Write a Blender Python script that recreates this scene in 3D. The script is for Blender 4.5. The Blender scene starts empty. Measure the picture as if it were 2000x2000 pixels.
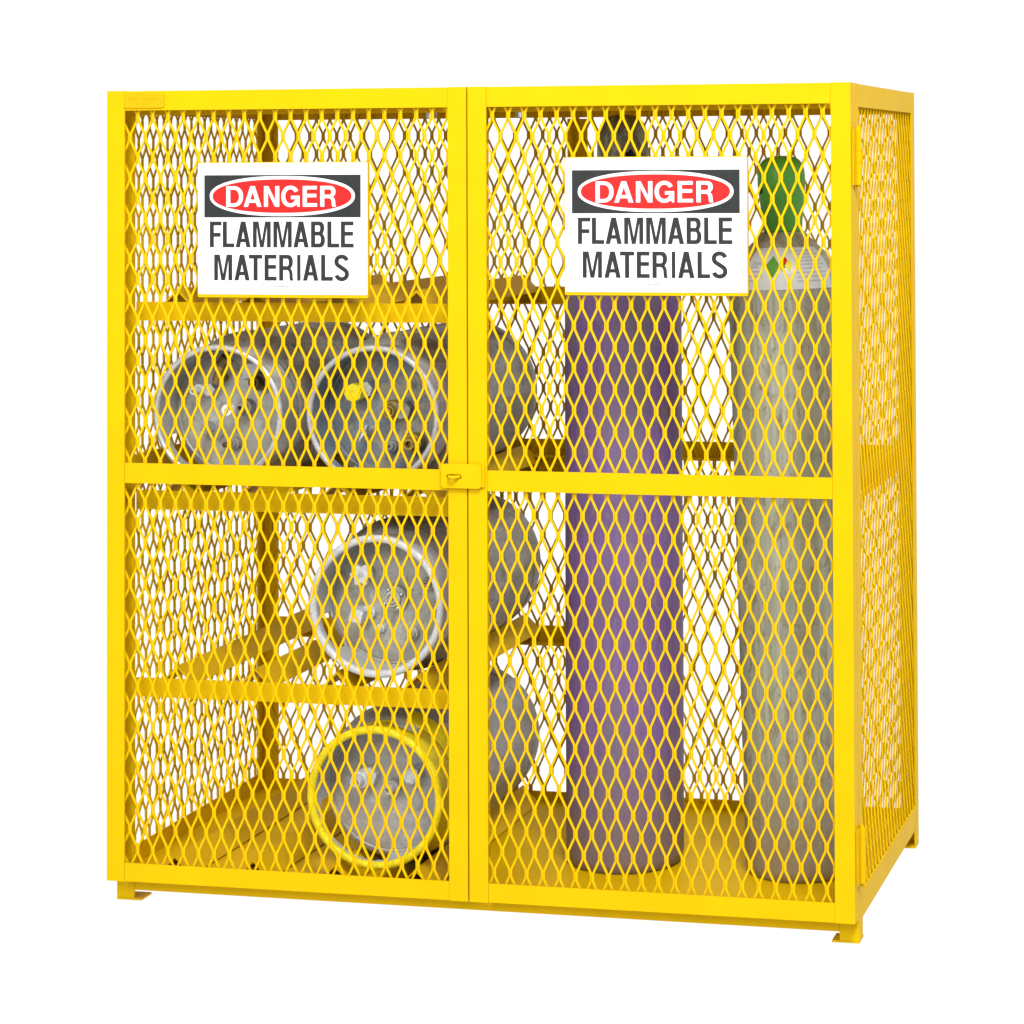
import bpy, bmesh, math, random
from mathutils import Matrix, Vector
random.seed(7)
S = bpy.context.scene
C = S.collection
PI = math.pi
OFF = 0.05            # door bottoms stand 5 cm above the feet

# ------------------------------------------------------------------ camera
cam_d = bpy.data.cameras.new('camera')
cam = bpy.data.objects.new('camera', cam_d); C.objects.link(cam); S.camera = cam
yaw, pitch, roll = -0.2087, 0.021, -0.0053
fw = Vector((math.sin(yaw)*math.cos(pitch), math.cos(yaw)*math.cos(pitch), math.sin(pitch)))
rt = Vector((math.cos(yaw), -math.sin(yaw), 0)); up = rt.cross(fw)
rt, up = rt*math.cos(roll)+up*math.sin(roll), -rt*math.sin(roll)+up*math.cos(roll)
M = Matrix((( rt.x, up.x, -fw.x, 2.3926), (rt.y, up.y, -fw.y, -4.6598), (rt.z, up.z, -fw.z, 1.4273+OFF), (0, 0, 0, 1)))
cam.matrix_world = M
cam_d.sensor_width = 36; cam_d.lens = 4897.5/2000*36
cam_d.shift_x = -(1541.26-1000)/2000
cam_d.shift_y = -(1000-217.96)/2000
cam_d.clip_end = 200

# ------------------------------------------------------------------ world: plain white studio surround
w = bpy.data.worlds.new('World'); S.world = w; w.use_nodes = True
bg = w.node_tree.nodes['Background']
bg.inputs[0].default_value = (1, 1, 1, 1); bg.inputs[1].default_value = 1.06

def area_lamp(name, loc, target, size, power, col=(1, 1, 1)):
    d = bpy.data.lights.new(name, 'AREA'); d.shape = 'RECTANGLE'; d.size = size[0]; d.size_y = size[1]
    d.energy = power; d.color = col
    o = bpy.data.objects.new(name, d); C.objects.link(o); o.location = loc
    o.rotation_euler = (Vector(target)-Vector(loc)).to_track_quat('-Z', 'Y').to_euler()
    return o
area_lamp('softbox_key', (3.1, -3.9, 5.9), (0.95, 0.1, 0.6), (1.8, 1.5), 550, (1, .985, .96))
area_lamp('softbox_fill', (0.2, -5.0, 3.0), (0.7, 0.1, 0.6), (2.0, 1.6), 125, (.96, .98, 1))

S.view_settings.view_transform = 'Standard'; S.view_settings.look = 'None'
S.view_settings.exposure = 0; S.view_settings.gamma = 1
S.render.engine = 'CYCLES'; S.render.resolution_x = S.render.resolution_y = 1024

# ------------------------------------------------------------------ materials
K = .86               # common reflectance level of the finishes
kk = lambda c: tuple(v*K for v in c)
def nodes_of(name):
    m = bpy.data.materials.new(name); m.use_nodes = True
    nt = m.node_tree; return m, nt, nt.nodes['Principled BSDF']
def setp(b, **k):
    for n, v in k.items(): b.inputs[n.replace('_', ' ')].default_value = v
def ramp(nt, fac, stops):
    r = nt.nodes.new('ShaderNodeValToRGB'); nt.links.new(fac, r.inputs[0])
    el = r.color_ramp.elements
    while len(el) < len(stops): el.new(0.5)
    for e, (p, c) in zip(el, stops):
        e.position = p; e.color = (*c, 1) if len(c) == 3 else c
    return r.outputs[0]
def noise(nt, scale, detail=4, rough=.55, stretch=(1, 1, 1), seed=0.0, coord='Object', dist=0.):
    tc = nt.nodes.new('ShaderNodeTexCoord'); mp = nt.nodes.new('ShaderNodeMapping')
    nt.links.new(tc.outputs[coord], mp.inputs[0]); mp.inputs['Scale'].default_value = stretch
    mp.inputs['Location'].default_value = (seed, seed*.7, seed*1.3)
    n = nt.nodes.new('ShaderNodeTexNoise'); nt.links.new(mp.outputs[0], n.inputs['Vector'])
    n.inputs['Scale'].default_value = scale; n.inputs['Detail'].default_value = detail; n.inputs['Roughness'].default_value = rough; n.inputs['Distortion'].default_value = dist
    return n.outputs[0]
def mix(nt, fac, a, b, mode='MIX'):
    m = nt.nodes.new('ShaderNodeMix'); m.data_type = 'RGBA'; m.blend_type = mode
    for s, v in ((0, fac), (6, a), (7, b)):
        if isinstance(v, (int, float)): m.inputs[s].default_value = v
        elif isinstance(v, tuple): m.inputs[s].default_value = (*v, 1)
        else: nt.links.new(v, m.inputs[s])
    return m.outputs[2]
def bump(nt, b, h, strength, dist=.001):
    n = nt.nodes.new('ShaderNodeBump'); n.inputs['Strength'].default_value = strength; n.inputs['Distance'].default_value = dist
    nt.links.new(h, n.inputs['Height']); nt.links.new(n.outputs[0], b.inputs['Normal'])

def plain(name, col, rough=.5, metal=0, spec=.3, var=.12, scale=30):
    col = kk(col)
    m, nt, b = nodes_of(name)
    n = noise(nt, scale, 5)
    lo = tuple(c*(1-var) for c in col); hi = tuple(min(1, c*(1+var)) for c in col)
    nt.links.new(ramp(nt, n, [(.3, lo), (.7, hi)]), b.inputs['Base Color'])
    setp(b, Roughness=rough, Metallic=metal); b.inputs['Specular IOR Level'].default_value = spec
    return m

def paint_yellow(name, col=(.70, .432, .001)):
    col = kk(col)
    m, nt, b = nodes_of(name)
    n = noise(nt, 9, 5, .6)
    c1 = ramp(nt, n, [(.3, tuple(c*.95 for c in col)), (.72, tuple(c*1.04 for c in col))])
    g = noise(nt, 55, 6, .7, (1, 1, .4), 3)
    sc = ramp(nt, g, [(.66, (0, 0, 0)), (.8, (.35, .35, .35))])
    c2 = mix(nt, sc, c1, (col[0]*.8, col[1]*.72, col[2]))
    nt.links.new(c2, b.inputs['Base Color'])
    setp(b, Roughness=.5); b.inputs['Specular IOR Level'].default_value = .045
    bump(nt, b, noise(nt, 420, 2), .06, .0006)
    return m
YEL = paint_yellow('yellow_powder_coat')
WHITE = plain('sign_white', (.80, .81, .82), .35, 0, .2, .015, 12)
BLACK = plain('sign_black', (.024, .027, .026), .45, 0, .15, .12, 40)
RED = plain('sign_red', (.52, .016, .014), .4, 0, .15, .05, 20)
STEEL = plain('zinc_plated_steel', (.62, .63, .63), .34, .85, .5, .18, 120)
GALV = plain('whitish_galvanised', (.66, .68, .69), .5, .25, .4, .2, 160)
BRASS = plain('aged_brass', (.40, .27, .07), .42, .7, .5, .35, 90)
BRONZE = plain('dark_bronze', (.13, .085, .035), .45, .6, .5, .35, 90)
CAPYEL = plain('yellow_plastic', (.78, .66, .01), .45, 0, .3, .06, 60)
DIAL = plain('gauge_white', (.8, .8, .8), .3, 0, .3, .02, 60)
INK = plain('gauge_black', (.03, .03, .03), .4)
REDP = plain('red_plastic', (.6, .05, .04), .4)
TEXTGREY = plain('print_grey', (.24, .25, .27), .5, 0, .2, .1, 60)
LINES = plain('label_print', (.42, .44, .46), .5, 0, .2, .1, 60)
VENT_SHADE = plain('vent_painted_shade', (.012, .011, .009), .8)  # painted shade: dark colour for the unlit inside of the cap vents
PAPER = plain('label_paper', (.60, .62, .61), .3, 0, .35, .04, 40)
LGREEN = plain('label_green', (.09, .27, .03), .4, 0, .3, .06, 60)

def weathered(name, base, stain, dirt, streak=(1, 1, .12), scale=14, stain_lvl=(.5, .68), dirt_lvl=(.58, .74), rough=.5, metal=0.0, spec=.3, seed=0., foot=None, fine=.2):
    """worn finish: streaks, blotches, specks; foot=(colour, height) adds scuffing that climbs unevenly from the base"""
    base, stain, dirt = kk(base), kk(stain), kk(dirt)
    m, nt, b = nodes_of(name)
    n1 = noise(nt, scale, 8, .68, streak, seed, dist=.5)
    n2 = noise(nt, scale*3.1, 9, .74, (1, 1, .5), seed+4, dist=.9)
    n3 = noise(nt, scale*9, 5, .65, tuple(v if v > .2 else v*.4 for v in streak), seed+9)
    n4 = noise(nt, scale*14, 3, .6, (1, 1, 1), seed+17)
    c0 = ramp(nt, n3, [(.32, tuple(c*(1-fine) for c in base)), (.68, tuple(min(1, c*(1+fine)) for c in base))])
    f1 = ramp(nt, n1, [(stain_lvl[0], (0, 0, 0)), (stain_lvl[1], (.9, .9, .9))])
    c1 = mix(nt, f1, c0, stain)
    f2 = ramp(nt, n2, [(dirt_lvl[0], (0, 0, 0)), (dirt_lvl[1], (.85, .85, .85))])
    c2 = mix(nt, f2, c1, dirt)
    f4 = ramp(nt, n4, [(.66, (0, 0, 0)), (.72, (.75, .75, .75))])
    c2 = mix(nt, f4, c2, tuple(c*.55 for c in dirt))
    if foot:
        tc = nt.nodes.new('ShaderNodeTexCoord'); sp = nt.nodes.new('ShaderNodeSeparateXYZ'); nt.links.new(tc.outputs['Object'], sp.inputs[0])
        mr = nt.nodes.new('ShaderNodeMapRange'); nt.links.new(sp.outputs[2], mr.inputs[0])
        mr.inputs[1].default_value = 0; mr.inputs[2].default_value = foot[1]; mr.inputs[3].default_value = .42; mr.inputs[4].default_value = 0
        ad = nt.nodes.new('ShaderNodeMath'); ad.operation = 'ADD'; nt.links.new(mr.outputs[0], ad.inputs[0]); nt.links.new(n2, ad.inputs[1])
        ff = ramp(nt, ad.outputs[0], [(.60, (0, 0, 0)), (.85, (.85, .85, .85))])
        c2 = mix(nt, ff, c2, foot[0])
    nt.links.new(c2, b.inputs['Base Color'])
    setp(b, Metallic=metal)
    nt.links.new(ramp(nt, n2, [(.3, (rough,)*3), (.75, (min(1, rough+.25),)*3)]), b.inputs['Roughness'])
    b.inputs['Specular IOR Level'].default_value = spec
    bump(nt, b, n2, .18, .0015)
    return m
PURPLE = weathered('purple_cylinder_paint', (.20, .11, .32), (.19, .15, .215), (.24, .205, .16), (1, 1, .12), 15, (.49, .60), (.54, .64), .42, 0, .4, 2., ((.19, .15, .14), .40), .16)
GREYCYL = weathered('grey_cylinder_paint', (.36, .37, .285), (.25, .235, .155), (.17, .125, .065), (1, 1, .05), 15, (.46, .60), (.53, .65), .5, 0, .35, 5., ((.24, .185, .115), .38), .26)
CAPGREY = weathered('oxidised_cap', (.17, .16, .12), (.36, .41, .34), (.08, .062, .035), (1, 1, .6), 24, (.5, .58), (.57, .66), .55, .3, .4, 8.)
GREENCAP = weathered('green_cap_paint', (.095, .385, .045), (.085, .31, .04), (.085, .06, .035), (1, 1, 1), 12, (.5, .7), (.66, .70), .35, 0, .35, 1., None, .08)
ALU = [weathered('tank_aluminium_a', (.37, .365, .335), (.25, .225, .185), (.15, .125, .095), (1, .35, 1), 9, (.47, .6), (.54, .65), .42, .35, .4, 1.),
       weathered('tank_aluminium_b', (.34, .345, .335), (.23, .205, .165), (.14, .12, .09), (1, .35, 1), 9, (.46, .58), (.53, .65), .45, .35, .4, 12.),
       weathered('tank_aluminium_c', (.38, .37, .34), (.24, .21, .17), (.16, .13, .095), (1, .35, 1), 9, (.47, .6), (.53, .65), .45, .3, .4, 21.),
       weathered('tank_grey_paint', (.38, .38, .38), (.29, .275, .255), (.21, .18, .15), (1, .35, 1), 7, (.5, .66), (.62, .74), .42, .1, .35, 31.)]
HEAD = [weathered('tank_head_a', (.47, .47, .42), (.36, .34, .28), (.2, .16, .09), (1, 1, 1), 9, (.46, .62), (.56, .67), .45, .15, .35, 3.),
        weathered('tank_head_b', (.21, .235, .26), (.40, .34, .23), (.13, .11, .075), (1, 1, 1), 13, (.5, .545), (.58, .66), .5, .1, .35, 6.),
        weathered('tank_head_c', (.45, .44, .39), (.36, .335, .275), (.22, .18, .125), (1, 1, 1), 10, (.45, .6), (.56, .68), .5, .1, .35, 14.),
        weathered('tank_head_d', (.45, .43, .405), (.36, .335, .30), (.26, .23, .19), (1, 1, 1), 8, (.5, .68), (.64, .76), .5, .05, .35, 24.)]
RIM = [plain('rim_polished', (.66, .67, .67), .3, .55, .5, .15, 90), weathered('rim_worn_b', (.55, .56, .57), (.38, .37, .35), (.26, .24, .2), (1, 1, 1), 30, (.5, .7), (.62, .76), .42, .35, .4, 3.),
       weathered('rim_worn_c', (.64, .66, .68), (.48, .47, .46), (.3, .28, .25), (1, 1, 1), 40, (.55, .7), (.62, .74), .5, .15, .4, 5.),
       weathered('collar_yellow', (.84, .69, .004), (.80, .64, .006), (.58, .60, .58), (1, 1, 1), 30, (.5, .72), (.64, .7), .42, 0, .3, 7.)]
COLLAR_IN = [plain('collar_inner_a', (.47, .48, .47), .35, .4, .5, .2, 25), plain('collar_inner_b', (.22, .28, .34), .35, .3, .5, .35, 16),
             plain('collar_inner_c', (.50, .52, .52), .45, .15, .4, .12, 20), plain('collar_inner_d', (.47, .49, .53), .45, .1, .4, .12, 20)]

# ------------------------------------------------------------------ geometry helpers
def tag(o, label=None, cat=None, group=None, kind=None):
    if label: o['label'] = label
    if cat: o['category'] = cat
    if group: o['group'] = group
    if kind: o['kind'] = kind
    return o
def empty(name, loc, label, cat, group=None):
    o = bpy.data.objects.new(name, None); C.objects.link(o); o.location = loc; o.empty_display_size = .05
    return tag(o, label, cat, group)
def link(name, me, mat, parent=None, label=None):
    o = bpy.data.objects.new(name, me); C.objects.link(o)
    for m in (mat if isinstance(mat, (list, tuple)) else [mat]): me.materials.append(m)
    if parent is not None: o.parent = parent
    if label: o['label'] = label
    return o
def to_mesh(bm, name, smooth=None):
    bmesh.ops.recalc_face_normals(bm, faces=bm.faces)
    me = bpy.data.meshes.new(name); bm.to_mesh(me); bm.free()
    if smooth is not None:
        me.polygons.foreach_set('use_smooth', [True]*len(me.polygons))
        me.set_sharp_from_angle(angle=smooth)
    me.update(); return me
def bevel(bm, off, segs=1):
    es = [e for e in bm.edges if len(e.link_faces) == 2 and e.calc_face_angle(0) > .5]
    if off > 0: bmesh.ops.bevel(bm, geom=es, offset=off, segments=segs, profile=.6, affect='EDGES', clamp_overlap=True)
def box(bm, a, b):
    vs = [bm.verts.new((x, y, z)) for x in (a[0], b[0]) for y in (a[1], b[1]) for z in (a[2], b[2])]
    for f in ((0, 1, 3, 2), (4, 6, 7, 5), (0, 4, 5, 1), (2, 3, 7, 6), (0, 2, 6, 4), (1, 5, 7, 3)): bm.faces.new([vs[i] for i in f])
def prism(bm, poly, axis, a, b):
    """extrude a 2D polygon along an axis. axis x: poly=(y,z); y: (x,z); z: (x,y)"""
    def P(p, t): return {'x': (t, p[0], p[1]), 'y': (p[0], t, p[1]), 'z': (p[0], p[1], t)}[axis]
    v0 = [bm.verts.new(P(p, a)) for p in poly]; v1 = [bm.verts.new(P(p, b)) for p in poly]
    n = len(poly)
    bm.faces.new(v0[::-1]); bm.faces.new(v1)
    for i in range(n): bm.faces.new((v0[i], v0[(i+1) % n], v1[(i+1) % n], v1[i]))
def ell(c, da, db, wa, wb, t):
    """L section with its heel at c, flanges along the first axis (sign da, length wa) and the second (db, wb)"""
    x, y = c
    return [(x, y), (x+da*wa, y), (x+da*wa, y+db*t), (x+da*t, y+db*t), (x+da*t, y+db*wb), (x, y+db*wb)]
def bar(name, poly, axis, a, b, mat, parent, bev=.0012):
    bm = bmesh.new(); prism(bm, poly, axis, a, b); bevel(bm, bev)
    return link(name, to_mesh(bm, name), mat, parent)
def boxo(name, a, b, mat, parent, bev=.001):
    bm = bmesh.new(); box(bm, a, b); bevel(bm, bev)
    return link(name, to_mesh(bm, name), mat, parent)
def lathe_bm(bm, prof, n=48, axis='z', o=(0, 0, 0), a0=0., a1=2*PI, mi=0):
    full = abs(a1-a0-2*PI) < 1e-6
    m = n if full else n+1
    rings = []
    for r, h in prof:
        if r < 1e-6:
            p = {'z': (o[0], o[1], o[2]+h), 'y': (o[0], o[1]+h, o[2]), 'x': (o[0]+h, o[1], o[2])}[axis]
            rings.append([bm.verts.new(p)]); continue
        row = []
        for i in range(m):
            a = a0+(a1-a0)*i/n; c, s = r*math.cos(a), r*math.sin(a)
            p = {'z': (o[0]+c, o[1]+s, o[2]+h), 'y': (o[0]+c, o[1]+h, o[2]+s), 'x': (o[0]+h, o[1]+c, o[2]+s)}[axis]
            row.append(bm.verts.new(p))
        rings.append(row)
    for A, B in zip(rings, rings[1:]):
        for i in range(n):
            j = (i+1) % m if full else i+1
            if len(A) == 1 and len(B) == 1: continue
            if len(A) == 1: f = (A[0], B[j], B[i])
            elif len(B) == 1: f = (A[i], A[j], B[0])
            else: f = (A[i], A[j], B[j], B[i])
            bm.faces.new(f).material_index = mi
def lathe(name, prof, mat, parent, n=48, axis='z', o=(0, 0, 0), smooth=.6):
    bm = bmesh.new(); lathe_bm(bm, prof, n, axis, o)
    return link(name, to_mesh(bm, name, smooth), mat, parent)
def torus_bm(bm, R, r, o, axis='y', n=64, k=10):
    prof = [(R+r*math.cos(2*PI*i/k), r*math.sin(2*PI*i/k)) for i in range(k+1)]
    lathe_bm(bm, prof, n, axis, o); bmesh.ops.remove_doubles(bm, verts=bm.verts, dist=1e-6)
def tube_bm(bm, pts, r, k=10, caps=True):
    pts = [Vector(p) for p in pts]; rings = []
    rr = r if isinstance(r, (list, tuple)) else [r]*len(pts)
    for i, p in enumerate(pts):
        d = (pts[min(i+1, len(pts)-1)]-pts[max(i-1, 0)]).normalized()
        u = d.orthogonal().normalized() if i == 0 else (u0-d*u0.dot(d)).normalized()
        u0 = u; v = d.cross(u)
        rings.append([bm.verts.new(p+(u*math.cos(2*PI*j/k)+v*math.sin(2*PI*j/k))*rr[i]) for j in range(k)])
    for A, B in zip(rings, rings[1:]):
        for j in range(k): bm.faces.new((A[j], A[(j+1) % k], B[(j+1) % k], B[j]))
    if caps: bm.faces.new(rings[0][::-1]); bm.faces.new(rings[-1])

# ------------------------------------------------------------------ expanded metal sheet
PX, PZ = .0329, .0815
def expanded_mesh(name, parent, plane, at, u0, u1, v0, v1, ph=(0, 0), sgn=1, mat=YEL, thin=1.):
    """plane 'xz' (front/back, sheet at y=at) or 'yz' (sides, sheet at x=at)"""
    sw, th, a, bond = .0044, .0017*thin, .0016*thin, .0135
    verts, faces = [], []
    hp = PX/2
    k0 = math.floor((u0-ph[0])/hp)-1; k1 = math.ceil((u1-ph[0])/hp)+1
    for k in range(k0, k1):
        uL, uR = ph[0]+k*hp+sw*.5, ph[0]+(k+1)*hp-sw*.5
        um = (uL+uR)/2
        if um < u0 or um > u1: continue
        offL = ph[1]+(0 if k % 2 == 0 else PZ/2)
        j0 = math.floor((v0-offL)/PZ)-1; j1 = math.ceil((v1-offL)/PZ)+1
        pts = []
        for j in range(j0, j1):
            v = offL+j*PZ
            pts += [(uL, v-bond/2, -a), (uL, v+bond/2, -a), (uR, v+PZ/2-bond/2, a), (uR, v+PZ/2+bond/2, a)]
        clip = []
        for p, q in zip(pts, pts[1:]):
            if q[1] <= v0 or p[1] >= v1: continue
            def at_v(vv):
                t = (vv-p[1])/(q[1]-p[1]); return tuple(p[i]+(q[i]-p[i])*t for i in range(3))
            s = p if p[1] >= v0 else at_v(v0); e = q if q[1] <= v1 else at_v(v1)
            if not clip: clip.append(s)
            clip.append(e)
        if len(clip) < 2: continue
        base = len(verts)
        for i, (u, v, n) in enumerate(clip):
            u += random.uniform(-.0003, .0003)
            # section: flat strand twisted a little, front edge towards +u
            for du, dn in ((-sw/2, -th), (sw/2, -th*.35), (sw/2, th), (-sw/2, th*.35)):
                N = (n+dn)*sgn
                verts.append((u+du, at+N, v) if plane == 'xz' else (at+N, u+du, v))
        for i in range(len(clip)-1):
            b0, b1 = base+4*i, base+4*(i+1)
            for s in range(4):
                faces.append((b0+s, b0+(s+1) % 4, b1+(s+1) % 4, b1+s))
        faces.append((base, base+1, base+2, base+3)); e = base+4*(len(clip)-1); faces.append((e+3, e+2, e+1, e))
    bm = bmesh.new(); me = bpy.data.meshes.new(name); me.from_pydata(verts, [], faces)
    bm.from_mesh(me); bmesh.ops.recalc_face_normals(bm, faces=bm.faces); bm.to_mesh(me); bm.free()
    return link(name, me, mat, parent)

# ------------------------------------------------------------------ added white floor
# made-up translucent sheet, added to stay free of shadow: the white surround below shines through it, so the cabinet throws no shadow on it
fm = bpy.data.materials.new('shadowless_translucent_white'); fm.use_nodes = True
nt = fm.node_tree; nt.nodes.clear()
tb = nt.nodes.new('ShaderNodeBsdfTranslucent'); out = nt.nodes.new('ShaderNodeOutputMaterial')
nt.links.new(ramp(nt, noise(nt, 3, 2), [(.3, (.985, .985, .985)), (.7, (.99, .99, .99))]), tb.inputs['Color']); nt.links.new(tb.outputs[0], out.inputs['Surface'])
me = bpy.data.meshes.new('added_shadowless_floor'); me.from_pydata([(-80, -80, 0), (80, -80, 0), (80, 80, 0), (-80, 80, 0)], [], [(0, 1, 2, 3)])
tag(link('added_shadowless_floor', me, fm), kind='structure')

# ------------------------------------------------------------------ the cabinet
W, D, H = 1.524, .762, 1.582
YB = .044                       # front of the body, behind the doors
R = .038                        # angle iron, 1.5 inch
T = .0035
cab = empty('cylinder_storage_cabinet', (0, 0, OFF), 'yellow expanded metal gas cylinder cabinet with two doors standing on short feet', 'cabinet')

# corner posts run down into the feet
FZ = -OFF
for name_x, sx in ((0, 1), (W, -1)):
    for cy, sy, ylen in ((YB, 1, R), (D, -1, R)):
        bar('corner_post', ell((name_x, cy), sx, sy, R, ylen, T), 'z', FZ+.0048, H, YEL, cab)
        # foot plate
        bm = bmesh.new()
        x2 = name_x+sx*.053; y2 = cy+sy*.046
        prism(bm, [(name_x, cy), (x2, cy), (x2, y2), (name_x, y2)], 'z', FZ+.0004, FZ+.0044); bevel(bm, .0006)
        link('foot_plate', to_mesh(bm, 'foot_plate'), YEL, cab)
# intermediate posts
bar('centre_post', ell((.7525, YB), 1, 1, R, R, T), 'z', -.012, H-.045, YEL, cab)
bar('rear_post', ell((.7463, D-T-.0005), 1, -1, .036, R, T), 'z', -.01, H-.05, YEL, cab)
# top rails, bottom rails, mid rails
e = .0007
bar('header_rail', ell((YB+e, H-e), 1, -1, R, .048, T), 'x', R+.0005, W-R-.0005, YEL, cab)
bar('rear_top_rail', ell((D-e, H-e), -1, -1, R, .046, T), 'x', R+.0005, W-R-.0005, YEL, cab)
bar('front_bottom_rail', ell((YB+e, -.029), 1, 1, R, .045, T), 'x', R+.0005, W-R-.0005, YEL, cab)
bar('rear_bottom_rail', ell((D-e, -.022), -1, 1, R, .046, T), 'x', R+.0005, W-R-.0005, YEL, cab)
bar('rear_mid_rail', ell((D-e, .7746), -1, 1, R, .038, T), 'x', R+.0005, .7455, YEL, cab)
bar('rear_mid_rail', ell((D-e, .7746), -1, 1, R, .038, T), 'x', .783, W-R-.0005, YEL, cab)
for x, s in ((0, 1), (W, -1)):
    bar('side_top_rail', ell((x+s*e, H-e), s, -1, R, .044, T), 'y', YB+R+.0005, D-R-.0005, YEL, cab)
    bar('side_bottom_rail', ell((x+s*e, -.011), s, 1, R, .05, T), 'y', YB+R+.0005, D-R-.0005, YEL, cab)
    boxo('side_mid_rail', (min(x+s*.0105, x+s*.0145), YB+T+.0005, .776), (max(x+s*.0105, x+s*.0145), D-T-.0005, .84), YEL, cab)
# sheet roof and floor
boxo('roof_sheet', (.004, YB+.004, H-.0075), (W-.004, D-.004, H-.0045), YEL, cab, 0)
floor = boxo('floor_sheet', (.0045, YB+.0045, -.002), (W-.0045, D-.0045, .002), YEL, cab, 0)
# expanded metal
expanded_mesh('expanded_mesh_panel', cab, 'xz', D-.008, R*.4, W-R*.4, .021, H-.03, (.02, .03))
expanded_mesh('expanded_mesh_panel', cab, 'yz', .0050, YB+R+.001, D-R-.001, .0392, H-.0440, (.03, .01), 1, YEL, .98)
expanded_mesh('expanded_mesh_panel', cab, 'yz', W-.0050, YB+R+.001, D-R-.001, .0392, H-.0440, (.036, .055), -1, YEL, .98)
# weld beads where the side sheet meets its rail
for x, s in ((W, -1),):
    bm = bmesh.new()
    y = .0865
    while y < D-.04:
        bmesh.ops.create_icosphere(bm, subdivisions=1, radius=.0042, matrix=Matrix.Translation((x-.003, y, .0395)) @ Matrix.Diagonal((.8, 1, .9, 1)))
        y += PX
    tag(link('weld_beads', to_mesh(bm, 'weld_beads', 1.2), YEL, cab), kind='stuff')

# shelves: front rail, rear rail and four ridge-up angle irons
VX = [.126, .2945, .4675, .637]
def ridge(bm_name, parent, x, z, y0, y1):
    h, t = .0375, .0035
    poly = [(x-h, z-h), (x, z), (x+h, z-h), (x+h-t*1.41, z-h), (x, z-t*1.41), (x-h+t*1.41, z-h)]
    return bar(bm_name, poly, 'y', y0, y1, YEL, parent, .0006)
for zt in (1.1555, .7745, .3965):
    sh = bar('shelf', ell((.050, zt-R), 1, 1, R, R, T), 'x', R+.001, .752, YEL, cab)
    bar('rear_rail', ell((D-.012, zt-R), -1, 1, R, R, T), 'x', R+.001, .7455, YEL, sh)
    for x in VX: ridge('support_angle', sh, x, zt+.0265, .0545, D-.0165)
for x in VX: ridge('support_angle', floor, x-.003, .0425, .0500, D-.03)

# magnetic catches under the header
for x in (.669, .855):
    c = lathe('magnetic_catch', [(0, -.006), (.009, -.006), (.011, -.004), (.011, .006), (0, .006)], STEEL, cab, 20, 'z', (x, YB+.012, 1.527))
    boxo('catch_bracket', (x-.012, YB+.004, 1.5345), (x+.022, YB+.03, 1.537), GALV, c, .0005)

# doors
def door(x0, x1, hinge_side, ph):
    SW = .038; dz = .036
    d = bpy.data.objects.new('door', None); C.objects.link(d); d.parent = cab; d.empty_display_size = .05
    for c, sg in ((x0, 1), (x1, -1)):
        bm = bmesh.new(); prism(bm, ell((c, 0), sg, 1, SW, .036, T), 'z', 0, H); bevel(bm, .0016, 2)
        link('door_stile', to_mesh(bm, 'door_stile'), YEL, d)
    g = .0006
    bar('door_rail', ell((g, H-.0006), 1, -1, .036, dz+.003, T), 'x', x0+SW+g, x1-SW-g, YEL, d, .0014)
    bar('door_rail', ell((g, .0006), 1, 1, .036, dz, T), 'x', x0+SW+g, x1-SW-g, YEL, d, .0014)
    boxo('door_rail', (x0+SW+g, g, .795), (x1-SW-g, g+.0042, .835), YEL, d, .0014)
    expanded_mesh('expanded_mesh_panel', d, 'xz', .0092, x0+SW*.55, x1-SW*.55, .02, H-.022, ph)
    hx = x0-.0065 if hinge_side < 0 else x1+.0065
    for z0, z1 in ((1.387, 1.494), (.066, .170)):
        hg = lathe('hinge', [(0, z0-.006), (.003, z0-.006), (.0045, z0)]+[q for i in range(5) for q in ((.0072, z0+(z1-z0)*i/5+.0006), (.0072, z0+(z1-z0)*(i+1)/5-.0006), (.0066, z0+(z1-z0)*(i+1)/5))]+[(.0045, z1), (.003, z1+.006), (0, z1+.006)], YEL, d, 20, 'z', (hx, .041, 0))
        wx = x0 if hinge_side < 0 else x1
        lo, hi = (wx-.0035, wx-.0006) if hinge_side < 0 else (wx+.0006, wx+.0035)
        boxo('hinge_leaf', (lo, .012, z0), (hi, .0395, z1), YEL, hg, .0006)
        boxo('hinge_leaf', (lo, .0425, z0), (hi, .066, z1), YEL, hg, .0006)
    return d
dl = door(0, .7605, -1, (.3419, .7547)); dl['label'] = 'left-hand mesh door with the name plate'
dr = door(.7635, W, 1, (1.1235, .7500)); dr['label'] = 'right-hand mesh door that carries the latch plate'

# latch plate with slot and staple
def rounded(x0, x1, z0, z1, r, k=5):
    pts = []
    for cx, cz, a in ((x1-r, z1-r, 0), (x0+r, z1-r, PI/2), (x0+r, z0+r, PI), (x1-r, z0+r, 1.5*PI)):
        pts += [(cx+r*math.cos(a+PI/2*i/k), cz+r*math.sin(a+PI/2*i/k)) for i in range(k+1)]
    return pts
bm = bmesh.new()
outer = rounded(.7105, .7925, .8005, .8475, .007); inner = rounded(.7215, .7525, .8185, .8275, .0043)
for yy in (-.0085, -.0045):
    vo = [bm.verts.new((x, yy, z)) for x, z in outer]; vi = [bm.verts.new((x, yy, z)) for x, z in inner]
    n = len(vo)
    for i in range(n): bm.faces.new((vo[i], vo[(i+1) % n], vi[(i+1) % n], vi[i]))
    if yy < -.005: o0, i0 = vo, vi
for i in range(n):
    bm.faces.new((o0[i], o0[(i+1) % n], vo[(i+1) % n], vo[i])); bm.faces.new((i0[i], i0[(i+1) % n], vi[(i+1) % n], vi[i]))
bevel(bm, .0009)
lp = link('latch_plate', to_mesh(bm, 'latch_plate'), YEL, dr)
boxo('latch_mount', (.772, -.0046, .803), (.7975, -.0006, .8435), YEL, lp, .001)
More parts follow.
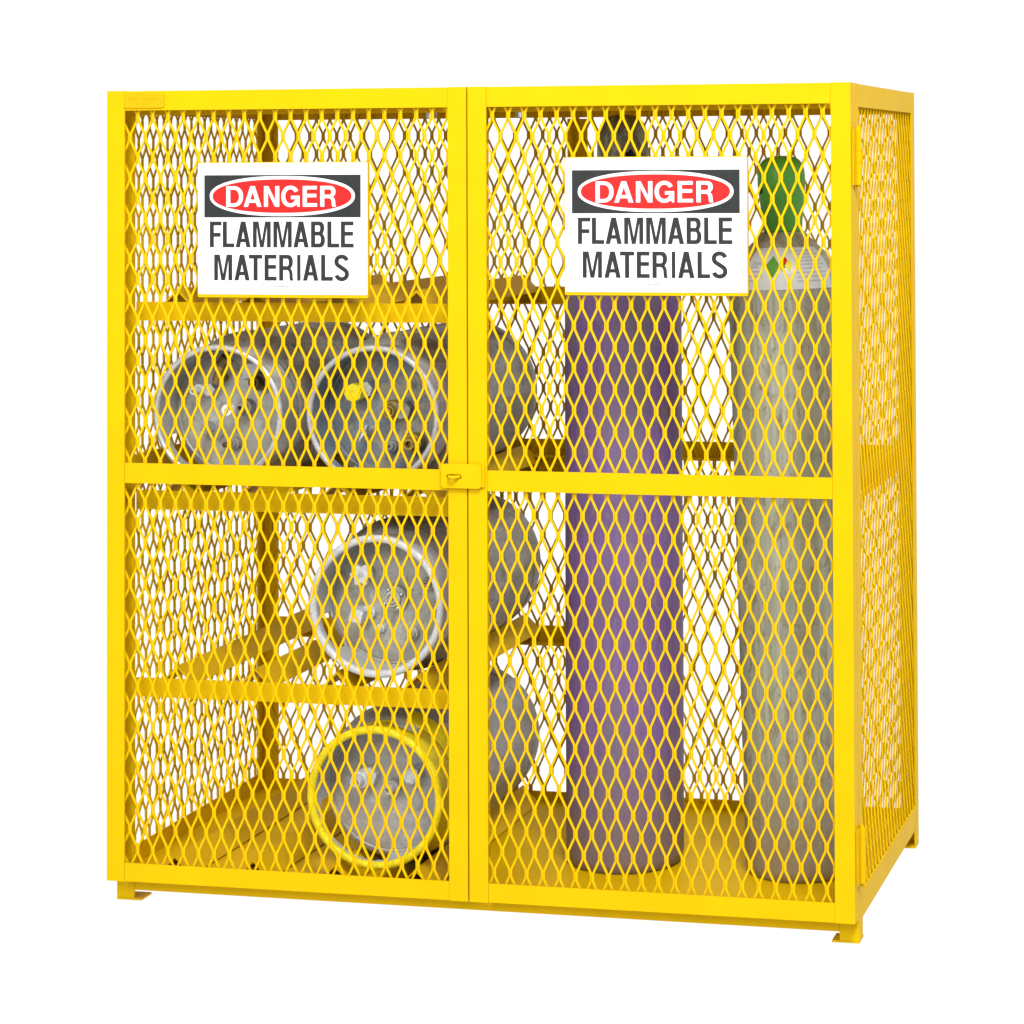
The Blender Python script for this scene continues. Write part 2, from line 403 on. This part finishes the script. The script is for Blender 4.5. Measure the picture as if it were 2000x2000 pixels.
bm = bmesh.new(); tube_bm(bm, [(.7265+.0105*(1-math.cos(PI*i/12)), -.0005-.0195*math.sin(PI*i/12), .8228) for i in range(13)], .0034, 10)
link('staple', to_mesh(bm, 'staple', 1.0), YEL, dl)

# embossed name plate on the left door: two worn, unreadable rows
bm = bmesh.new()
prism(bm, rounded(.0392, .1245, 1.5475, 1.5765, .004), 'y', -.0022, .0004); bevel(bm, .0007)
npl = link('name_plate', to_mesh(bm, 'name_plate'), paint_yellow('name_plate_paint', (.60, .375, .004)), dl)
bm = bmesh.new(); rr = random.Random(3)
for (xa, xb, zc, h) in ((.051, .110, 1.5665, .0065), (.0665, .0935, 1.5565, .0055)):
    x = xa
    while x < xb:
        wd = rr.uniform(.0012, .0034)
        if rr.random() < .85: box(bm, (x, -.0028, zc-h/2+rr.uniform(0, .0015)), (x+wd, -.0021, zc+h/2-rr.uniform(0, .0015)))
        x += wd+rr.uniform(.0008, .0017)
tag(link('worn_lettering', to_mesh(bm, 'worn_lettering'), npl.data.materials[0], npl), kind='stuff')
for x in (.0455, .1185):
    bm = bmesh.new(); bmesh.ops.create_icosphere(bm, subdivisions=2, radius=.0017, matrix=Matrix.Translation((x, -.0022, 1.5595)))
    link('rivet', to_mesh(bm, 'rivet', 1.2), YEL, npl)

# ------------------------------------------------------------------ danger signs
def arc(cx, cy, rx, ry, a0, a1, n=14, p=2.0):
    out = []
    for i in range(n+1):
        a = math.radians(a0+(a1-a0)*i/n); c, q = math.cos(a), math.sin(a)
        out.append((cx+rx*math.copysign(abs(c)**(2/p), c), cy+ry*math.copysign(abs(q)**(2/p), q)))
    return out
def glyph(ch, w, t, b):
    """outline loops of a grotesque capital of height 1, width w, stem t, bar b"""
    if ch == 'I': return [[(0, 0), (w, 0), (w, 1), (0, 1)]]
    if ch == 'L': return [[(0, 0), (w, 0), (w, b), (t, b), (t, 1), (0, 1)]]
    if ch == 'T': return [[(w/2-t/2, 0), (w/2+t/2, 0), (w/2+t/2, 1-b), (w, 1-b), (w, 1), (0, 1), (0, 1-b), (w/2-t/2, 1-b)]]
    if ch == 'F': return [[(0, 0), (t, 0), (t, .56-b), (w*.92, .56-b), (w*.92, .56), (t, .56), (t, 1-b), (w, 1-b), (w, 1), (0, 1)]]
    if ch == 'E': return [[(0, 0), (w, 0), (w, b), (t, b), (t, .455), (w*.95, .455), (w*.95, .455+b), (t, .455+b), (t, 1-b), (w*.985, 1-b), (w*.985, 1), (0, 1)]]
    if ch == 'M': return [[(0, 0), (t*.93, 0), (t*.93, .80), (w/2-t*.45, 0), (w/2+t*.45, 0), (w-t*.93, .80), (w-t*.93, 0), (w, 0), (w, 1), (w-1.38*t, 1), (w/2, .24), (1.38*t, 1), (0, 1)]]
    if ch == 'N': return [[(0, 0), (t, 0), (t, .70), (w-1.06*t, 0), (w, 0), (w, 1), (w-t, 1), (w-t, .30), (1.06*t, 1), (0, 1)]]
    if ch == 'A':
        k = w/2-.56*t; f = lambda y: 1.04*t+k*y
        return [[(0, 0), (1.04*t, 0), (f(.20), .20), (w-f(.20), .20), (w-1.04*t, 0), (w, 0), (w/2+.56*t, 1), (w/2-.56*t, 1)],
                [(f(.20+b*.9), .20+b*.9), (w-f(.20+b*.9), .20+b*.9), (w/2, (w/2-1.04*t)/k)]]
    if ch == 'D':
        m = w*.42
        return [[(0, 0)]+arc(m, .5, w-m, .5, -90, 90, 22, 2.25)+[(0, 1)], [(t, b)]+arc(m, .5, w-m-t, .5-b, -90, 90, 22, 2.25)+[(t, 1-b)]]
    if ch == 'B':
        return [[(0, 0)]+arc(w*.6, .275, w*.4, .275, -90, 55, 12, 2.3)+arc(w*.58, .755, w*.375, .245, -40, 90, 12, 2.3)+[(0, 1)],
                [(t, b)]+arc(w*.58, (.46+b)/2, w*.42-t, (.46-b)/2, -90, 90, 12, 2.3)+[(t, .46)],
                [(t, .46+b)]+arc(w*.56, (1.46)/2, w*.395-t, (.54-2*b)/2, -90, 90, 12, 2.3)+[(t, 1-b)]]
    if ch == 'R':
        return [[(0, 0), (t, 0), (t, .41), (w*.50, .41), (w*.62, .40), (w*.70, .35), (w*.735, .25), (w*.75, .09), (w*.785, 0), (w*1.02, 0), (w*1.02, .025), (w*.985, .06), (w*.975, .14), (w*.96, .30), (w*.91, .40), (w*.82, .46)]
                + arc(w*.60, .725, w*.385, .275, -50, 90, 12, 2.3)+[(0, 1)],
                [(t, .41+b)]+arc(w*.58, .705, w*.405-t, (.59-2*b)/2, -90, 90, 12, 2.3)+[(t, 1-b)]]
    if ch == 'G':
        o = arc(w/2, .5, w*.5, .515, 32, 308, 34, 2.1); i_ = arc(w/2, .5, w*.5-t, .515-b*1.05, -42, -328, 34, 2.1)
        return [o+[(w*.865, .10), (w*.885, 0), (w, 0), (w, .53), (w*.53, .53), (w*.53, .53-b), (w-t*.92, .53-b)]+i_]
    if ch == 'S':
        cl = arc(w/2, .742, w/2-t/2, .268-b/2, 12, 268, 22, 2.1)
        lo = arc(w/2, .258, w/2-t/2, .268-b/2, 88, -168, 22, 2.1)
        cl = cl[:-3]+lo[3:]
        L, Rr = [], []
        for k in range(len(cl)):
            p, q = cl[max(k-1, 0)], cl[min(k+1, len(cl)-1)]
            dx, dy = q[0]-p[0], q[1]-p[1]; l = math.hypot(dx, dy); nx, ny = -dy/l, dx/l
            h = math.hypot(t*nx, b*1.05*ny)/2
            L.append((cl[k][0]+nx*h, cl[k][1]+ny*h)); Rr.append((cl[k][0]-nx*h, cl[k][1]-ny*h))
        return [L+Rr[::-1]]
def letter(ch, x0, x1, z0, z1, t, b, y, thick, mat, parent):
    """one capital between x0..x1, z0..z1 (metres) as a thin raised film"""
    h = z1-z0; loops = glyph(ch, (x1-x0)/h, t, b)
    bm = bmesh.new(); es = []
    for lp_ in loops:
        pts = []
        for p in lp_:
            if not pts or math.hypot(p[0]-pts[-1][0], p[1]-pts[-1][1]) > .004: pts.append(p)
        vs = [bm.verts.new((x0+p[0]*h, y, z0+p[1]*h)) for p in pts]
        es += [bm.edges.new((vs[i], vs[(i+1) % len(vs)])) for i in range(len(vs))]
    bmesh.ops.triangle_fill(bm, edges=es, use_beauty=True, use_dissolve=False, normal=(0, -1, 0))
    g = bmesh.ops.extrude_face_region(bm, geom=list(bm.faces))
    for el in g['geom']:
        if isinstance(el, bmesh.types.BMVert): el.co.y -= thick
    return link('letter_'+ch.lower(), to_mesh(bm, 'letter'), mat, parent)
def oval(name, cx, cz, a, b, y, thick, mat, parent, n=2.25):
    bm = bmesh.new(); pts = []
    for i in range(72):
        t = 2*PI*i/72; c, s = math.cos(t), math.sin(t)
        pts.append((cx+a*math.copysign(abs(c)**(2/n), c), cz+b*math.copysign(abs(s)**(2/n), s)))
    prism(bm, pts, 'y', y-thick, y)
    return link(name, to_mesh(bm, name), mat, parent)
def danger_sign(x0, x1, z0, z1, label, side_word):
    w_, h_ = x1-x0, z1-z0
    r = empty('danger_sign', (x0, 0, z0+OFF), label, 'sign', 'danger signs on the doors')
    X = lambda f: f*w_
    Z = lambda f: h_*(1-f)
    def sheet(name, a, b, rad, ya, yb, mat, par):
        bm = bmesh.new(); prism(bm, rounded(a[0], b[0], a[1], b[1], rad, 3), 'y', ya, yb); return link(name, to_mesh(bm, name), mat, par)
    sheet('backing_plate', (-.0015, -.0062), (w_+.0015, h_+.0016), .003, -.0012, .0062, YEL, r)
    face = sheet('sign_face', (0, 0), (w_, h_), .003, -.0022, -.0012, WHITE, r)
    th = .00035
    hd = sheet('header_panel', (X(.038), Z(.414)), (X(.962), Z(.092)), .0004, -.0022-th, -.0022, BLACK, r)
    oval('white_oval', X(.5), Z(.2525), X(.429), h_*.1525, -.0022-th, th, WHITE, hd)
    oval('red_oval', X(.499), Z(.2525), X(.411), h_*.1275, -.0022-2*th, th, RED, hd)
    F = lambda px, l: X((px-l)/1828)
    rows = ((46, 1.002, .1765, .3335, .205, .165, WHITE, hd, -.0022-3*th, (('D', 358, 540), ('A', 548, 740), ('N', 768, 933), ('G', 955, 1152), ('E', 1187, 1340), ('R', 1375, 1540))),
            (41, 1, .4455, .642, .168, .150, BLACK, face, -.0022, (('F', 170, 298), ('L', 312, 437), ('A', 452, 615), ('M', 640, 833), ('M', 862, 1060), ('A', 1078, 1243), ('B', 1268, 1417), ('L', 1443, 1570), ('E', 1588, 1725))),
            (35, 1, .698, .8935, .168, .150, BLACK, face, -.0022, (('M', 212, 408), ('A', 432, 598), ('T', 590, 735), ('E', 760, 890), ('R', 918, 1068), ('I', 1112, 1148), ('A', 1175, 1340), ('L', 1370, 1495), ('S', 1512, 1668))))
    for lft, _, f0, f1, t_, b_, mt, par, yy, letters in rows:
        for ch, a, b in letters:
            letter(ch, F(a, lft), F(b, lft), Z(f1), Z(f0), t_, b_, yy, th, mt, par)
    bm = bmesh.new(); q = random.Random(5); x = X(.450)
    while x < X(.533):
        wd = q.uniform(.0012, .0022); box(bm, (x, -.0022-th, Z(.944)), (x+wd, -.0022, Z(.935))); x += wd+q.uniform(.0006, .0014)
    tag(link('small_print', to_mesh(bm, 'small_print'), TEXTGREY, face), kind='stuff')
    return r
danger_sign(.1985, .5565, 1.1745, 1.4355, 'white DANGER FLAMMABLE MATERIALS sign on the left door, over the empty top shelf', 'left')
danger_sign(.9625, 1.3228, 1.1830, 1.4418, 'white DANGER FLAMMABLE MATERIALS sign on the right door, in front of the purple cylinder', 'right')

# ------------------------------------------------------------------ tall cylinders
FLOOR = .002
def smoothprof(pts, n=10):
    """Catmull-Rom through profile points"""
    out = []
    P_ = [pts[0]]+pts+[pts[-1]]
    for i in range(1, len(P_)-2):
        p0, p1, p2, p3 = P_[i-1:i+3]
        for k in range(n):
            t = k/n
            out.append(tuple(.5*((2*p1[j])+(-p0[j]+p2[j])*t+(2*p0[j]-5*p1[j]+4*p2[j]-p3[j])*t*t+(-p0[j]+3*p1[j]-3*p2[j]+p3[j])*t**3) for j in (0, 1)))
    out.append(pts[-1]); return out

pc = empty('purple_gas_cylinder', (.983, .335, OFF+FLOOR), 'tall purple gas cylinder with dull domed cap behind the right door', 'gas cylinder', 'tall gas cylinders')
r = .1205
lathe('body', [(0, .012), (r*.72, .010), (r*.80, .002), (r*.9, 0), (r*.97, .008), (r, .024), (r+.0006, .4), (r, .8), (r-.0004, 1.10)]+smoothprof([(r-.0004, 1.12), (r*.97, 1.19), (r*.86, 1.255), (r*.66, 1.305), (r*.46, 1.335), (.05, 1.352)], 5), PURPLE, pc, 64)
lathe('neck_ring', [(.04, 1.35), (.055, 1.35), (.055, 1.372), (.04, 1.372)], CAPGREY, pc, 40)
def vented_cap(name, prof, mat, parent, holes, z_lo):
    """domed cap; vent holes are shallow recesses with the inner shade painted in"""
    bm = bmesh.new(); lathe_bm(bm, prof, 96, 'z')
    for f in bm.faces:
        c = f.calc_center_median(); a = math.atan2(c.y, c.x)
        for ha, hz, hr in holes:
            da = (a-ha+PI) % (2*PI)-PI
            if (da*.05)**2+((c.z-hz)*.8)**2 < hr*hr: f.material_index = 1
    vs = set()
    for f in bm.faces:
        if f.material_index == 1:
            for v in f.verts:
                if all(g.material_index == 1 for g in v.link_faces): vs.add(v)
    for v in vs:
        l = math.hypot(v.co.x, v.co.y); v.co.x *= (l-.008)/l; v.co.y *= (l-.008)/l
    return link(name, to_mesh(bm, name, .7), [mat, VENT_SHADE], parent)
cp = smoothprof([(.050, 1.372), (.0525, 1.40), (.0528, 1.44), (.0515, 1.475), (.046, 1.50), (.034, 1.514), (.018, 1.520), (0, 1.5215)], 8)
pc.scale = (1, 1, 1.0055)
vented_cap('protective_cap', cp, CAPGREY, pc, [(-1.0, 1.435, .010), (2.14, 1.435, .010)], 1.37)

gc = empty('grey_gas_cylinder', (1.354, .335, OFF+FLOOR), 'tall grey gas cylinder with green cap leaning slightly by the right hinges', 'gas cylinder', 'tall gas cylinders')
gc.rotation_euler = (0, -.026, 0); gc.scale = (1, 1, 1.0065)
r = .114
gprof = [(0, .012), (r*.72, .010), (r*.80, .002), (r*.9, 0), (r*.97, .008), (r, .024), (r, .6), (r, 1.165)]
gsh = smoothprof([(r, 1.165), (r*.985, 1.188), (r*.92, 1.212), (r*.80, 1.232), (r*.64, 1.25), (r*.5, 1.266), (.044, 1.280)], 6)
lathe('body', gprof+gsh, GREYCYL, gc, 64)
gcap = smoothprof([(.0395, 1.278), (.0405, 1.30), (.0445, 1.335), (.0482, 1.37), (.0485, 1.392), (.0455, 1.412), (.036, 1.426), (.02, 1.4325), (0, 1.434)], 8)
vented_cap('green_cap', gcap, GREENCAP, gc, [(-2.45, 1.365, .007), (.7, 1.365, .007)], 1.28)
# shoulder label follows the shoulder profile
def shoulder_patch(name, a0, a1, s0, s1, mat, parent, lift=.0009, n=28, mfun=None, skew=None):
    """patch between angles a0..a1 and profile parameters s0..s1 (0 = shoulder start, 1 = neck)"""
    def pr(s):
        t = max(0, min(.9999, s))*(len(gsh)-1); i = int(t); u = t-i
        (ra, za), (rb, zb) = gsh[i], gsh[i+1]
        dr, dz_ = rb-ra, zb-za; L = math.hypot(dr, dz_) or 1
        return ra+dr*u+lift*dz_/L, za+dz_*u-lift*dr/L
    bm = bmesh.new(); rows = []
    m = 12
    for j in range(m+1):
        row = []
        for i in range(n+1):
            fa, fs = i/n, j/m
            if skew: fa, fs = skew(fa, fs)
            R_, z_ = pr(s0+(s1-s0)*fs); a = -PI/2+a0+(a1-a0)*fa
            row.append(bm.verts.new((R_*math.cos(a), R_*math.sin(a), z_)))
        rows.append(row)
    for A, B in zip(rows, rows[1:]):
        for i in range(n): bm.faces.new((A[i], A[i+1], B[i+1], B[i]))
    return link(name, to_mesh(bm, name, 1.2), mat, parent)
AL, AR = -.55, 1.17
lab = shoulder_patch('shoulder_label', AL, AR, .03, .66, PAPER, gc)
dia = lambda fa, fs: (.5+(fa-.5)*(1-abs(2*fs-1)), fs)
def diamond(name, ca, cs, ha, hs, mat): return shoulder_patch(name, ca-ha, ca+ha, cs-hs, cs+hs, mat, lab, .0014, 6, None, dia)
diamond('green_diamond', -.01, .35, .15, .17, LGREEN)
diamond('dark_diamond', .185, .35, .06, .08, BLACK)
diamond('red_diamond', .235, .43, .06, .07, RED)
diamond('yellow_diamond', .30, .36, .085, .10, CAPYEL)
qq = random.Random(9)
bmi = 0
for a_lo, a_hi, s_lo, s_hi, n in ((.44, 1.08, .13, .58, 9), (-.46, -.20, .15, .33, 4)):
    for k in range(n):
        s = s_lo+(s_hi-s_lo)*k/(n-1)
        shoulder_patch('print_line', a_lo, a_hi-qq.uniform(0, .12), s, s+.018, LINES, lab, .0014, 10)
shoulder_patch('print_heading', -.44, -.2, .37, .42, LINES, lab, .0014, 8)

# ------------------------------------------------------------------ propane tanks lying on the shelves
def propane_tank(cx, cz, y0, k, label, windows, rot=0.):
    """front of the collar at y0, axis along the depth of the cabinet; k selects the finish"""
    t = empty('propane_tank', (cx, y0, cz+OFF), label, 'propane tank', 'propane tanks lying on the shelves')
    rb, rc = .1555, .1335
    prof = smoothprof([(rc-.004, .095), (rc+.006, .101), (.148, .117), (.1545, .140), (rb, .158)], 5)+[(rb, .30), (rb+.0008, .36), (rb, .42), (rb, .565)]+smoothprof([(rb, .565), (.150, .605), (.131, .640), (.092, .664), (.045, .674), (0, .676)], 6)
    b = lathe('body', prof, ALU[k], t, 72, 'y')
    for yy in (.158, .54):
        bm = bmesh.new(); torus_bm(bm, rb, .0021, (0, yy, 0)); link('weld_seam', to_mesh(bm, 'weld_seam', 1.2), ALU[k], b)
    if k == 3:      # yellow paint carried back over the shoulder
        bm = bmesh.new(); lathe_bm(bm, [(p[0]+.0009, p[1]-.0004) for p in prof[2:13]], 36, 'y', (0, 0, 0), -1.2, 1.35)
        link('painted_shoulder', to_mesh(bm, 'painted_shoulder', .9), RIM[3], b)
    lathe('head', smoothprof([(rc-.002, .0965), (rc*.955, .099), (rc*.91, .097), (rc*.76, .0925), (rc*.5, .0885), (rc*.2, .0865), (0, .086)], 5), HEAD[k], t, 64, 'y')
    # collar: rolled band with hand windows
    bm = bmesh.new(); na, ny = 120, 12
    V = [[bm.verts.new((rc*math.cos(2*PI*i/na), .006+.090*j/ny, rc*math.sin(2*PI*i/na))) for i in range(na)] for j in range(ny+1)]
    for j in range(ny):
        for i in range(na):
            a = math.degrees(2*PI*(i+.5)/na); fy = (j+.5)/ny
            if any(((a-wa+180) % 360-180)**2/(wh*wh)+((fy-wy)/wd)**8*1.0 < 1 for wa, wh, wy, wd in windows): continue
            bm.faces.new((V[j][i], V[j][(i+1) % na], V[j+1][(i+1) % na], V[j+1][i]))
    loose = [v for v in bm.verts if not v.link_faces]; bmesh.ops.delete(bm, geom=loose, context='VERTS')
    me = to_mesh(bm, 'collar', 1.0)
    # two skins: inner finish and outer finish
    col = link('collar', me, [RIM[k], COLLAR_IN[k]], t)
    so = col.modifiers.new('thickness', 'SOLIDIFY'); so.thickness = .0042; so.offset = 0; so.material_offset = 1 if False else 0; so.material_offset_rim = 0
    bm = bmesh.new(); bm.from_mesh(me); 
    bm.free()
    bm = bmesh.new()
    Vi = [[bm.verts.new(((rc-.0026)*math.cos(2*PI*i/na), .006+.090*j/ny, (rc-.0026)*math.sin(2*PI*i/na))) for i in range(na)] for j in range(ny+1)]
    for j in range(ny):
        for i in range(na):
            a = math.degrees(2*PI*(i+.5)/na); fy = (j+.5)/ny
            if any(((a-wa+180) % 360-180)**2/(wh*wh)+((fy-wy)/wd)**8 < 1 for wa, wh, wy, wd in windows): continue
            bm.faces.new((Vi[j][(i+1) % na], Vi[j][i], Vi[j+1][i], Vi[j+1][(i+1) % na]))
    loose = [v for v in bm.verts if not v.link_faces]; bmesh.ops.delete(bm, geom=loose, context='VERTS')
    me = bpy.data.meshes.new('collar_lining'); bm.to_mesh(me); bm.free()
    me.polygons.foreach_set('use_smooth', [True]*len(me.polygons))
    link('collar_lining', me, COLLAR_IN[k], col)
    bm = bmesh.new(); torus_bm(bm, rc+.0005, {2: .0078, 3: .0082}.get(k, .0062), (0, .0055, 0), 'y', 96, 12)
    link('rim', to_mesh(bm, 'rim', 1.2), RIM[k], col)
    return t
def P(t, x, z): return (x-t.location.x, z+OFF-t.location.z)
def round_fit(t, name, x, z, r, h, mat, y=.072, rings=2, k=24):
    """round fitting standing on the head: stepped concentric rings facing the front"""
    px, pz = P(t, x, z); h *= 1.35
    prof = [(r, .028), (r, -h*.30), (r*.93, -h*.38), (r*.70, -h*.38), (r*.66, -h*.88), (r*.58, -h)]
    if rings > 1: prof += [(r*.44, -h), (r*.42, -h*.80), (r*.34, -h*.80), (r*.32, -h*1.12), (r*.16, -h*1.12), (r*.13, -h*.7), (0, -h*.7)]
    else: prof += [(r*.34, -h), (r*.30, -h*.55), (0, -h*.55)]
    return lathe(name, prof, mat, t, k, 'y', (px, y, pz), .5)
def hex_fit(t, name, x, z, r, h, mat, y=.072, sides=6, rot=.2):
    px, pz = P(t, x, z); bm = bmesh.new()
    prism(bm, [(px+r*math.cos(rot+2*PI*i/sides), pz+r*math.sin(rot+2*PI*i/sides)) for i in range(sides)], 'y', y-h, y+.026); bevel(bm, r*.09)
    return link(name, to_mesh(bm, name), mat, t)

Y0 = .052
HALF = .95
# --- upper left tank: gauge, bronze port, brass valve
t1 = propane_tank(.2134, .930, Y0, 0, 'bare aluminium propane tank with a white dial gauge, left one on the middle shelf', [(222, 20, .66, .36)])
g = round_fit(t1, 'gauge_stem', .243, .938, .0165, .024, ALU[0], .076, 1)
px, pz = P(t1, .2215, .9355)
gd = lathe('dial_gauge', [(0, -.012), (.0105, -.012), (.0118, -.011), (.0118, .004), (0, .004)], DIAL, t1, 28, 'y', (px, .040, pz))
lathe('dial_hub', [(0, -.0145), (.0034, -.0142), (.0038, -.012)], INK, gd, 14, 'y', (px, .040, pz))
bm = bmesh.new(); lathe_bm(bm, [(.0062, -.01235), (.0102, -.01235)], 10, 'y', (px, .040, pz), .0, 1.15)
link('red_sector', to_mesh(bm, 'red_sector'), REDP, gd)
bm = bmesh.new(); box(bm, (px-.0005, .0265, pz-.008), (px+.0005, .0275, pz)); link('needle', to_mesh(bm, 'needle'), INK, gd)
round_fit(t1, 'bronze_port', .2745, .991, .0185, .030, BRONZE, .078, 2)
pl = round_fit(t1, 'relief_plug', .1455, .9725, .0125, .030, GALV, .074, 1)
px, pz = P(t1, .1455, .9725)
bm = bmesh.new(); torus_bm(bm, .0058, .0018, (px, .0475, pz), 'y', 24, 8); link('red_ring', to_mesh(bm, 'red_ring', 1.2), REDP, pl)
hex_fit(t1, 'hex_nut', .168, .973, .0135, .016, STEEL, .074)
bm = bmesh.new()
a, b_ = P(t1, .1885, .996), P(t1, .207, 1.030)
tube_bm(bm, [(a[0], .098, a[1]), (a[0], .056, a[1]), ((a[0]+b_[0])/2, .048, (a[1]+b_[1])/2), (b_[0], .046, b_[1])], [.010, .010, .0085, .011], 12)
vb = link('brass_valve', to_mesh(bm, 'brass_valve', .8), BRASS, t1)
bm = bmesh.new(); tube_bm(bm, [(b_[0]-.004, .046, b_[1]-.005), (b_[0]+.008, .045, b_[1]+.010)], .0145, 8); link('valve_nut', to_mesh(bm, 'valve_nut'), BRONZE, vb)
bm = bmesh.new()
a, b_ = P(t1, .176, .902), P(t1, .154, .874)
tube_bm(bm, [(a[0], .050, a[1]), ((a[0]*.5+b_[0]*.5), .058, (a[1]+b_[1])/2), (b_[0], .096, b_[1])], [.013, .012, .007], 14)
link('outlet_coupling', to_mesh(bm, 'outlet_coupling', .8), STEEL, t1)
round_fit(t1, 'bleeder_port', .2165, .8635, .0125, .012, ALU[0], .077, 2)
hex_fit(t1, 'small_nut', .199, .861, .006, .010, BRONZE, .077)
bm = bmesh.new(); px, pz = P(t1, .2505, 1.011); box(bm, (px-.017, .0780, pz-.015), (px+.017, .0990, pz+.015))
link('data_plate', to_mesh(bm, 'data_plate'), PAPER, t1)
# --- upper right tank: yellow dust cap
t2 = propane_tank(.5443, .932, Y0, 1, 'weathered propane tank with a yellow dust cap, right one on the middle shelf', [(230, 10, .66, .33)])
hex_fit(t2, 'hex_nut', .5055, .9785, .0165, .014, STEEL, .073)
yc = hex_fit(t2, 'yellow_dust_cap', .4885, .9735, .0185, .012, CAPYEL, .050, 8, .1)
px, pz = P(t2, .4885, .9735); lathe('cap_pip', [(.009, -.0135), (.0085, -.0145), (.004, -.0145), (.0035, -.013), (0, -.013)], CAPYEL, yc, 20, 'y', (px, .0515, pz))
round_fit(t2, 'brass_port', .5605, .9365, .0205, .020, BRASS, .073, 2)
hex_fit(t2, 'hex_body', .5845, .9375, .0185, .014, ALU[1], .074)
bm = bmesh.new(); px, pz = P(t2, .508, .8925)
tube_bm(bm, [(px+.004, .098, pz-.002), (px, .046, pz)], [.008, .007], 12)
wv = link('wing_valve', to_mesh(bm, 'wing_valve', .9), STEEL, t2)
for s in (-1, 1):
    bm = bmesh.new(); tube_bm(bm, [(px, .050, pz), (px+s*.006, .046, pz+s*.012), (px+s*.008, .045, pz+s*.017)], [.0055, .0055, .0035], 10)
    link('wing', to_mesh(bm, 'wing', .9), STEEL, wv)
round_fit(t2, 'brass_outlet', .604, .8715, .0205, .026, BRASS, .078, 1)
round_fit(t2, 'bleeder_port', .557, .864, .0115, .010, ALU[1], .076, 1)
# --- third tier tank: star handwheel
t3 = propane_tank(.5510, .5545, Y0, 2, 'grey propane tank with a star handwheel and chipped white rim on the lower shelf', [(208, 16, .60, .38)])
px, pz = P(t3, .507, .611); bm = bmesh.new(); pts = []
for i in range(48):
    a = 2*PI*i/48+.5; rr = .0188+.0040*math.cos(6*a); pts.append((px+rr*math.cos(a), pz+rr*math.sin(a)))
prism(bm, pts, 'y', .032, .043); bevel(bm, .0016)
hw = link('star_handwheel', to_mesh(bm, 'star_handwheel'), GALV, t3)
lathe('spindle', [(.0095, .060), (.0095, .0), (.0060, -.0045), (0, -.0045)], STEEL, hw, 16, 'y', (px, .036, pz))
hex_fit(t3, 'square_coupling', .4945, .5275, .0185, .030, GALV, .068, 4, .5)
round_fit(t3, 'coupling_base', .508, .530, .014, .010, GALV, .075, 1)
fl = round_fit(t3, 'float_gauge_flange', .564, .5595, .025, .012, HEAD[2], .073, 2, 32)
px, pz = P(t3, .564, .5595)
for i in range(4):
    bm = bmesh.new(); a = .5+i*PI/2; bmesh.ops.create_icosphere(bm, subdivisions=2, radius=.0042, matrix=Matrix.Translation((px+.0205*math.cos(a), .0615, pz+.0205*math.sin(a))))
    link('flange_bolt', to_mesh(bm, 'flange_bolt', 1.), STEEL, fl)
round_fit(t3, 'upper_port', .6315, .5925, .0165, .012, HEAD[2], .082, 2)
round_fit(t3, 'small_port', .532, .498, .009, .010, GALV, .079, 1)
round_fit(t3, 'lower_port', .5985, .4895, .0125, .012, HEAD[2], .082, 2)
# --- floor tank: yellow collar
t4 = propane_tank(.5470, .1765, Y0, 3, 'light grey propane tank with a yellow collar on the cabinet floor', [(232, 42, .64, .40), (74, 14, .76, .24)])
h4 = hex_fit(t4, 'hex_nut', .509, .203, .0200, .014, GALV, .074)
round_fit(t4, 'filler_port', .4965, .1985, .0185, .026, GALV, .062, 2, 28)
round_fit(t4, 'centre_plug', .558, .181, .0160, .018, HEAD[3], .072, 1)
px, pz = P(t4, .604, .2115); bm = bmesh.new()
prism(bm, [(px+(.0165+.0012*math.cos(9*a))*math.cos(a), pz+(.0165+.0012*math.cos(9*a))*math.sin(a)) for a in [2*PI*i/54 for i in range(54)]], 'y', .052, .098); bevel(bm, .0008)
sc = link('scalloped_plug', to_mesh(bm, 'scalloped_plug'), GALV, t4)
lathe('plug_face', [(.0135, .052), (.0125, .049), (.0085, .049), (.008, .0505), (0, .0505)], GALV, sc, 24, 'y', (px, 0, pz))
